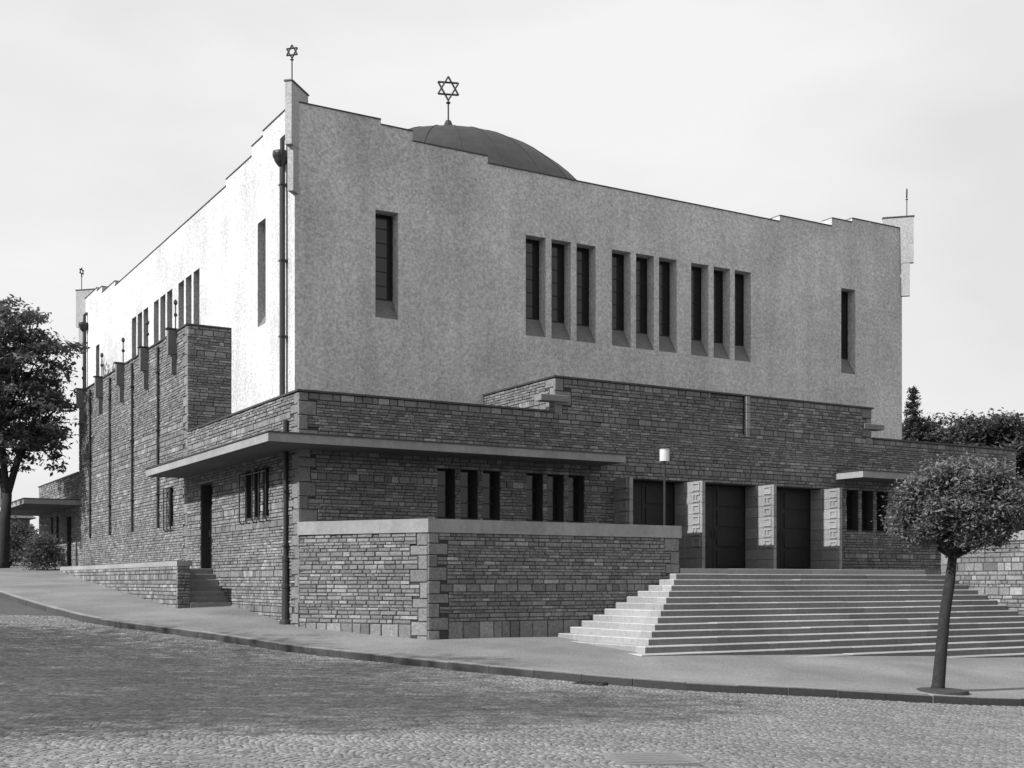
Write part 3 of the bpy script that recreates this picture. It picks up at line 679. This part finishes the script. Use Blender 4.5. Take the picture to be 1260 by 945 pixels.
# ------------------------------------------------------------------ low wall and steps at the side door
LW = root('garden_wall', (-3.5, 16, -0.3), 'low stone wall with pale flat coping along the side street', 'wall')
LWA = -3.62; LY0, LY1 = 8.55, 25.6
G().box(LWA, LWA + 0.34, LY0, LY1, -1.2, 0.45).build('wall_core', 'mortar', LW)
G().box(LWA - 0.04, LWA + 0.40, LY0 - 0.04, LY1 + 0.05, 0.452, 0.60).build('coping', 'concrete', LW)
GS = Stones(); GS.face((LWA, LY0), (0, 1), (-1, 0), LY1 - LY0, 0.45, lambda u: -0.75 + 0.065 * u, (), (False, False), hs=(0.08, 0.1, 0.11, 0.13, 0.18))
GS.face((LWA, LY0), (1, 0), (0, -1), 0.34, 0.45, lambda u: -0.8, ext=(0.03, 0)); GS.build(LW, 300)
SD = root('side_steps', (-2.7, 9.5, -0.7), 'short flight of steps climbing to the narrow side door', 'steps')
for k in range(7):
    z1 = 0.40 - 0.165 * k; y0 = 10.3 - 0.30 * k
    G().bbox(LWA + 0.345, SA0 - 0.045, y0, y0 + 0.36 if k else 25.5, z1 - 0.20, z1, 0.012, random.uniform(0.8, 1.0)).build('step' if k else 'landing', 'step', SD)
G().box(LWA + 0.36, SA0 - 0.06, 8.9, 25.4, -1.3, -0.62).build('stair_core', 'mortar', SD)
for k in range(1, 7): pass

# ------------------------------------------------------------------ cobbled road: setts in shallow arcs
def setts():
    ang = R(28); c, s = math.cos(ang), math.sin(ang); W = 1.08; p = 0.09
    pts = []
    for lane in range(-34, 35):
        nrow = 0
        q = np.arange(-W / 2 + p / 2, W / 2, p); rows = np.arange(-45, 45, p)
        X, Y = np.meshgrid(q, rows)
        bow = 0.34 * (1 - (2 * X / W) ** 2); pts.append(np.stack([(X + lane * W).ravel(), (Y + bow).ravel(), (np.arctan(-0.34 * 8 * X / W ** 2)).ravel()], 1))
    A = np.concatenate(pts)
    A[:, :2] += rng.normal(0, 0.006, (len(A), 2))
    x = A[:, 0] * c - A[:, 1] * s - 6; y = A[:, 0] * s + A[:, 1] * c - 9; th = A[:, 2] + ang
    z = np.full(len(x), -1.7); px, py, d = proj(np.stack([x, y, z], 1))
    k = (d > 8.8) & (d < 34) & (px > -90) & (px < 1350) & (py < 1010); x, y, th, d = x[k], y[k], th[k], d[k]
    k = kerb_side(x, y) < -0.07; x, y, th, d = x[k], y[k], th[k], d[k]
    z = ground(x, y) - 0.14 + rng.normal(0, 0.0018, len(x)); n = len(x)
    hx = 0.043 + rng.normal(0, 0.003, n); hy = 0.043 + rng.normal(0, 0.003, n); tone = rng.uniform(0.72, 1.28, n)
    lv = []
    for (fx, fy, dz) in ((-1, -1, -0.018), (1, -1, -0.018), (1, 1, -0.018), (-1, 1, -0.018), (-.84, -.84, 0), (.84, -.84, 0), (.84, .84, 0), (-.84, .84, 0)):
        ux, uy = hx * fx, hy * fy; tl = rng.normal(0, 0.0012, n) if dz == 0 else 0
        lv.append(np.stack([x + ux * np.cos(th) - uy * np.sin(th), y + ux * np.sin(th) + uy * np.cos(th), z + dz + tl], 1))
    V = np.stack(lv, 1)
    F0 = np.array([(4, 5, 6, 7)] + [(i, (i + 1) % 4, (i + 1) % 4 + 4, i + 4) for i in range(4)])
    px, py, _ = proj(V[:, 4]); ok = (px > 8) & (px < 1252) & (py < 940)
    order = np.argsort(np.where(ok, d, 1e6)); top = order[:300]; rest = order[300:]
    for i in top: mk('sett', V[i], F0.tolist(), 'sett', road, tones=[tone[i]] * 5, recalc=False)
    Vr = V[rest].reshape(-1, 3); Fr = (F0[None] + (np.arange(len(rest)) * 8)[:, None, None]).reshape(-1, 4)
    me = bpy.data.meshes.new('setts'); m = len(Fr)
    base = np.array(wloc(road)); me.vertices.add(len(Vr)); me.vertices.foreach_set('co', (Vr - base).ravel().astype(np.float32))
    me.loops.add(m * 4); me.loops.foreach_set('vertex_index', Fr.ravel().astype(np.int32)); me.polygons.add(m); me.polygons.foreach_set('loop_start', np.arange(0, m * 4, 4, dtype=np.int32))
    at = me.attributes.new('tone', 'FLOAT', 'FACE'); at.data.foreach_set('value', np.repeat(tone[rest], 5).astype(np.float32)); me.materials.append(M['sett']); me.update(calc_edges=True)
    o = bpy.data.objects.new('setts', me); COL.objects.link(o); o.parent = road; o['kind'] = 'stuff'
    print('setts', n)
setts()
# iron cover in the road and gully at the kerb
x, y = -5.5, -16.0; z = gz(x, y) - 0.118
mc = root('manhole_cover', (x, y, z), 'square iron manhole cover set in the cobbled road', 'manhole')
def rot(px, py, a): return (x + px * math.cos(a) - py * math.sin(a), y + px * math.sin(a) + py * math.cos(a))
g = G(); a = R(-22)
g.prism([rot(*q, a) for q in ((-.42, -.42), (.42, -.42), (.42, .42), (-.42, .42))], z - 0.06, z + 0.005, 0.9); g.build('frame', 'sett', mc)
g = G(); g.prism([rot(*q, a) for q in ((-.34, -.34), (.34, -.34), (.34, .34), (-.34, .34))], z + 0.006, z + 0.010, 0.8)
for i in range(-2, 3): g.prism([rot(*q, a) for q in ((-.3, i * .13 - .025), (.3, i * .13 - .025), (.3, i * .13 + .025), (-.3, i * .13 + .025))], z + 0.0105, z + 0.014, 0.9)
g.build('lid', 'sett', mc)
i = int(np.argmin(np.linalg.norm(KFINE - np.array([0.1, -6.95]), axis=1))); t = KT[i]; nn = KN[i]; c = KFINE[i] - nn * 0.24; z = gz(*c) - 0.118
dg = root('drain_grate', (c[0], c[1], z), 'small dark iron drain grate against the kerb', 'drain')
def q2(u, v): p = c + t * u + nn * v; return (p[0], p[1])
G().prism([q2(-.3, -.18), (q2(.3, -.18)), q2(.3, .18), q2(-.3, .18)], z - .05, z + 0.004).build('frame', 'iron', dg)
for k in range(6):
    u = -0.24 + k * 0.096; G().prism([q2(u - .02, -.15), q2(u + .02, -.15), q2(u + .02, .15), q2(u - .02, .15)], z + 0.005, z + 0.018).build('bar', 'metal', dg)

# ------------------------------------------------------------------ lamp on the terrace
LX, LYp = 8.3, 1.6
LP = root('lamp_post', (LX, LYp, PF), 'slender dark lamp post with white glass lantern at the head of the steps', 'lamp')
G().lathe((LX, LYp, PF), [(0.11, -0.002), (0.11, 0.08), (0.06, 0.14), (0.045, 0.6), (0.034, 0.65), (0.03, 3.02), (0.05, 3.05)], 10).build('pole', 'iron', LP)
G().lathe((LX, LYp, PF + 3.05), [(0.13, 0), (0.14, 0.01), (0.14, 0.37), (0.13, 0.38)], 16).build('lantern', 'opal', LP, smooth=False)
G().lathe((LX, LYp, PF + 3.432), [(0.19, 0), (0.19, 0.02), (0.1, 0.07), (0.03, 0.12)], 16).build('cap', 'iron', LP)

# ------------------------------------------------------------------ trees
def leaf_mesh(name, C, size, m, parent, tone, droop=0.3, flat=0.6):
    n = len(C); nr = rng.normal(0, 1, (n, 3)); nr[:, 2] = np.abs(nr[:, 2]) + flat; nr /= np.linalg.norm(nr, axis=1)[:, None]
    a = rng.normal(0, 1, (n, 3)); a[:, 2] -= droop; a -= nr * (a * nr).sum(1)[:, None]; a /= np.linalg.norm(a, axis=1)[:, None]; b = np.cross(nr, a)
    s = size * rng.uniform(0.6, 1.35, n)[:, None]
    V = np.stack([C - a * s, C + b * s * 0.42 + nr * s * 0.12, C + a * s, C - b * s * 0.42 + nr * s * 0.12], 1).reshape(-1, 3)
    me = bpy.data.meshes.new(name); base = np.array(wloc(parent))
    me.vertices.add(n * 4); me.vertices.foreach_set('co', (V - base).ravel().astype(np.float32))
    me.loops.add(n * 4); me.loops.foreach_set('vertex_index', np.arange(n * 4, dtype=np.int32)); me.polygons.add(n); me.polygons.foreach_set('loop_start', np.arange(0, n * 4, 4, dtype=np.int32))
    at = me.attributes.new('tone', 'FLOAT', 'FACE'); at.data.foreach_set('value', (tone * rng.uniform(0.7, 1.3, n)).astype(np.float32))
    me.materials.append(M[m]); me.update(calc_edges=True)
    o = bpy.data.objects.new(name, me); COL.objects.link(o); o.parent = parent
    return o
def clumps(n, cen, rad, shell=0.5, low=-1.0):
    out = []
    while len(out) < n:
        v = rng.normal(0, 1, 3); v /= np.linalg.norm(v); r = shell + (1 - shell) * rng.random() ** 0.6
        if v[2] < low: continue
        out.append(np.array(cen) + v * r * np.array(rad))
    return np.array(out)
def branch_set(g, base, tips, r0, wob=0.15):
    for t in tips:
        b = np.array(base); m1 = b * 0.55 + t * 0.45 + rng.normal(0, wob, 3); m1[2] += 0.15; g.tube([b, m1, t], [r0, r0 * 0.6, r0 * 0.18], 6)
def tree(name, pos, label, trunk_h, r0, top, cen, rad, ncl, per, lsize, sig, m, lean=(0, 0), nb=10, shell=0.45, low=-0.8, cat='tree', group=None, tone=1.0, fork=0.0):
    x, y, z = pos; T = root(name, pos, label, cat, group)
    g = G(); tp = (x + lean[0], y + lean[1], z + trunk_h)
    pts = [(x, y, z - 0.15), (x + lean[0] * .1, y + lean[1] * .1, z + 0.12)] + [(x + lean[0] * t + rng.normal(0, 0.02) * r0 * 8, y + lean[1] * t + rng.normal(0, .02) * r0 * 8, z + trunk_h * t) for t in (0.3, 0.55, 0.8, 1.0)]
    g.tube(pts, [r0 * 1.45, r0 * 1.12, r0, r0 * 0.95, r0 * 0.9, r0 * 0.72], 12); g.build('trunk', 'bark', T, smooth=True)
    C = clumps(ncl, cen, rad, shell, low)
    g = G(); tips = C[rng.choice(len(C), min(nb, len(C)), replace=False)]; branch_set(g, (tp[0], tp[1], tp[2] - 0.08), tips, r0 * 0.5, 0.12 * max(rad)); g.build('branches', 'bark', T)
    out = []
    tn = []
    for c in C:
        k = int(per * rng.uniform(0.6, 1.4)); s = sig * rng.uniform(0.7, 1.3)
        out.append(c + rng.normal(0, 1, (k, 3)) * np.array([s, s, s * 0.62])); tn.append(np.full(k, tone * rng.uniform(0.75, 1.25)))
    leaf_mesh('crown', np.concatenate(out), lsize, m, T, np.concatenate(tn))
    return T
# young round-headed street tree by the kerb
tx, ty = 6.75, -9.3; tz = gz(tx, ty)
tree('street_tree', (tx, ty, tz), 'young street tree with round bushy crown and leaning trunk at the kerb', 2.75, 0.115, None, (tx + 0.42, ty - 0.15, tz + 3.62), (1.17, 1.17, 0.98), 150, 480, 0.047, 0.155, 'leaf', lean=(0.30, -0.16), nb=36, shell=0.3, low=-0.66)
g = G(); g.lathe((tx, ty, tz), [(0.62, -0.05), (0.6, 0.012), (0.45, 0.03), (0.2, 0.05)], 24); o = g.build('tree_pit', 'soil', None); tag(o, kind='structure')
# big tree up the side street
bx, by = -5.15, 30.4; bz = gz(bx, by)
BT = root('chestnut_tree', (bx, by, bz), 'tall spreading leafy tree on the pavement by the rear canopy', 'tree')
g = G(); g.tube([(bx, by, bz - .2), (bx, by, bz + .3), (bx + .1, by, bz + 2.0), (bx + .2, by + .1, bz + 3.2)], [0.36, 0.26, 0.22, 0.2], 12); g.build('trunk', 'bark', BT, smooth=True)
BC = np.concatenate([clumps(34, (bx - 0.6, by + 0.9, 8.6), (3.4, 3.0, 3.6), 0.35), clumps(16, (bx + 1.4, by + 0.2, 7.2), (1.7, 2.2, 2.6), 0.4), clumps(12, (bx + 0.9, by, 10.4), (1.8, 2, 2.2), 0.3)])
g = G(); fk = []
for k in range(5):
    an = k * 2 * PI / 5 + 0.4; f = (bx + .2 + 0.9 * math.cos(an), by + .1 + 0.9 * math.sin(an), bz + 5.6 + 0.4 * (k % 2)); fk.append(np.array(f)); g.tube([(bx + .2, by + .1, bz + 3.1), (bx + .2 + .4 * math.cos(an), by + .1 + .4 * math.sin(an), bz + 4.3), f], [0.16, 0.12, 0.10], 8)
for c in BC:
    f = fk[int(np.argmin([np.linalg.norm(c - q) for q in fk]))]; branch_set(g, f, [c], 0.075, 0.3)
g.build('branches', 'bark', BT)
out = []; tn = []
for c in BC:
    for s in range(6):
        cc = c + rng.normal(0, 0.55, 3) * np.array([1.1, 1.1, 0.7]); k = int(rng.uniform(30, 85)); out.append(cc + rng.normal(0, 1, (k, 3)) * np.array([0.26, 0.26, 0.10])); tn.append(np.full(k, rng.uniform(0.75, 1.2)))
leaf_mesh('crown', np.concatenate(out), 0.13, 'leafm', BT, np.concatenate(tn), droop=0.8)
# trees behind the right-hand wing
def conifer(pos, H, r):
    x, y, z = pos; T = root('conifer_tree', pos, 'slender pointed conifer beside the far corner of the pale block', 'tree')
    G().tube([(x, y, z - .2), (x, y, z + H * .5), (x, y, z + H)], [0.2, 0.12, 0.02], 8).build('trunk', 'bark', T)
    out = []; g = G()
    for h in np.arange(2.0, H - 0.1, 0.42):
        f = (1 - h / H); n = 12
        for k in range(n):
            an = rng.uniform(0, 2 * PI); L = r * f * rng.uniform(0.7, 1.15) + 0.12
            e = np.array([x + L * math.cos(an), y + L * math.sin(an), z + h - 0.15 * L]); g.tube([(x, y, z + h), e], [0.03, 0.008], 4)
            m = int(26 * L / 0.5) + 8; tt = rng.random(m)[:, None]; out.append(np.array([x, y, z + h]) * (1 - tt) + e * tt + rng.normal(0, 0.1, (m, 3)))
    g.build('branches', 'bark', T); C = np.concatenate(out); leaf_mesh('crown', C, 0.1, 'leafd', T, np.ones(len(C)))
conifer((43.2, 23.3, -2.2), 13.6, 3.6)
tree('broadleaf_tree', (45.4, 20.4, -2.2), 'broad dark tree standing behind the right-hand stone wing', 3.5, 0.3, None, (45.5, 19.9, 6.2), (3.2, 3.2, 3.2), 160, 260, 0.15, 0.36, 'leafd', nb=30)
tree('broadleaf_tree', (46.5, 26.5, -2.2), 'smaller dark tree between the conifer and the broad tree', 3.5, 0.25, None, (45.0, 24.2, 6.0), (3.1, 3.1, 3.5), 140, 220, 0.15, 0.36, 'leafd', nb=20)
tree('broadleaf_tree', (52, 22, -2.4), 'low spreading dark tree at the far edge of the stone wing', 2.5, 0.25, None, (52.5, 21.8, 2.9), (3.2, 3.2, 2.8), 80, 220, 0.15, 0.4, 'leafd', nb=20)
# hedge mass under the background trees
C = np.stack([rng.uniform(30, 75, 26000), rng.uniform(14, 34, 26000), rng.uniform(0, 1, 26000)], 1)
C[:, 1] = 30 - (C[:, 0] - 30) * 0.25 + rng.normal(0, 0.9, len(C)); C[:, 2] = -2.4 + C[:, 2] * (5.0 + 1.2 * np.sin(C[:, 0] * 0.7) + 0.6 * np.sin(C[:, 0] * 2.3))
HD = root('shrubbery', (52, 24, -2.4), 'dense dark shrubbery growing behind the right-hand stone wing', 'shrubs')
leaf_mesh('foliage', C, 0.17, 'leafd', HD, np.ones(len(C)))['kind'] = 'stuff'

# ------------------------------------------------------------------ houses
def house(name, x0, x1, y0, y1, z0, prof_eave, ridge, label, chim, axis=0):
    H = root(name, ((x0 + x1) / 2, (y0 + y1) / 2, z0), label, 'house')
    G().box(x0, x1, y0, y1, z0 - 1, prof_eave).build('wall', 'house', H)
    g = G(); e = 0.4; ym = (y0 + y1) / 2
    g.add([(x0 - e, y0 - e, prof_eave + .003), (x1 + e, y0 - e, prof_eave + .003), (x1 + e, y1 + e, prof_eave + .003), (x0 - e, y1 + e, prof_eave + .003), (x0 + 2, ym, ridge), (x1 - 2, ym, ridge)],
          [(0, 3, 2, 1), (0, 1, 5, 4), (2, 3, 4, 5), (1, 2, 5), (3, 0, 4)]); rf = g.build('roof', 'tiles', H)
    for (cx, cy) in chim: G().box(cx - .3, cx + .3, cy - .3, cy + .3, prof_eave + 0.6, ridge + 0.7).build('chimney', 'house', rf)
    for k in range(int((x1 - x0) / 2.4)):
        xx = x0 + 1.2 + 2.4 * k; w = G().box(xx - .5, xx + .5, y0 - .03, y0 + .02, z0 + 1.6, z0 + 3.0).build('window', 'frame', H); G().box(xx - .42, xx + .42, y0 - .045, y0 - .031, z0 + 1.68, z0 + 2.92).build('pane', 'glass', w)
    return H
house('house', -12.5, 1.4, 64, 73, 1.5, 4.4, 6.4, 'low distant house with tiled roof and chimney up the side street', [(0.4, 68.5)])
# row of unseen trees added and shaped to throw shade over the cobbles
def unseen_tree(b0, zc, rb, rz, n, label):
    T = root('unseen_shade_tree', (-22, b0, gz(-22, b0)), label, 'tree', 'unseen trees added for road shade'); z = gz(-22, b0)
    G().tube([(-22, b0, z - .2), (-22, b0, z + .3), (-22, b0, zc - rz * .4), (-22, b0, zc + rz * .5)], [0.4, 0.3, 0.25, 0.06], 10).build('trunk', 'bark', T)
    v = rng.normal(0, 1, (n, 3)); v /= np.linalg.norm(v, axis=1)[:, None]; r = rng.random(n) ** 0.38
    C = np.array([-22, b0, zc]) + v * r[:, None] * np.array([2.6, rb, rz]) + rng.normal(0, 0.25, (n, 3)); leaf_mesh('crown', C, 0.13, 'leafd', T, np.ones(n))
    g = G(); branch_set(g, (-22, b0, zc - rz * .4), C[rng.choice(n, 20)], 0.1, 0.3); g.build('branches', 'bark', T)
LN = ['tallest of the unseen trees added to shade the road', 'second unseen tree added for road shade, beside the tallest one', 'third unseen tree added for road shade, between the second and the smallest', 'smallest unseen tree closing the row added for road shade']
for k, (b0, zc, rb, rz, n) in enumerate(((-9.3, 8.0, 3.7, 5.7, 9600), (-4.2, 7.6, 3.8, 5.4, 9000), (0.8, 6.9, 3.8, 4.8, 8000), (5.0, 6.0, 3.0, 4.4, 5600))): unseen_tree(b0, zc, rb, rz, n, LN[k])
C = np.stack([rng.uniform(-13, 4, 14000), 47 + rng.normal(0, 0.8, 14000), rng.uniform(0, 1, 14000)], 1); C[:, 2] = 1.0 + C[:, 2] * (2.3 + 0.5 * np.sin(C[:, 0] * 1.3) + 0.4 * np.sin(C[:, 0] * 3.1))
HE = root('hedge', (-4, 47, 1.0), 'tall dark hedge beyond the rear of the stone building', 'hedge')
leaf_mesh('foliage', C, 0.15, 'leafd', HE, np.ones(len(C)))['kind'] = 'stuff'

for (sx, sy, sr, h, lab) in ((-4.0, 27.3, 0.75, 1.5, 'round shrub beside the end of the low wall under the rear canopy'), (-4.35, 33.5, 0.9, 1.9, 'taller shrub growing under the rear canopy')):
    z = gz(sx, sy); SH = root('shrub', (sx, sy, z), lab, 'shrub'); g = G()
    for k in range(7): g.tube([(sx, sy, z - .05), (sx + rng.normal(0, sr * .4), sy + rng.normal(0, sr * .4), z + h * .7)], [0.03, 0.01], 5)
    g.build('stems', 'bark', SH); C = clumps(30, (sx, sy, z + h * .52), (sr, sr, h * .5), 0.4); C = np.concatenate([c + rng.normal(0, 0.2, (120, 3)) for c in C]); leaf_mesh('foliage', C, 0.07, 'leaf', SH, np.full(len(C), 0.8))
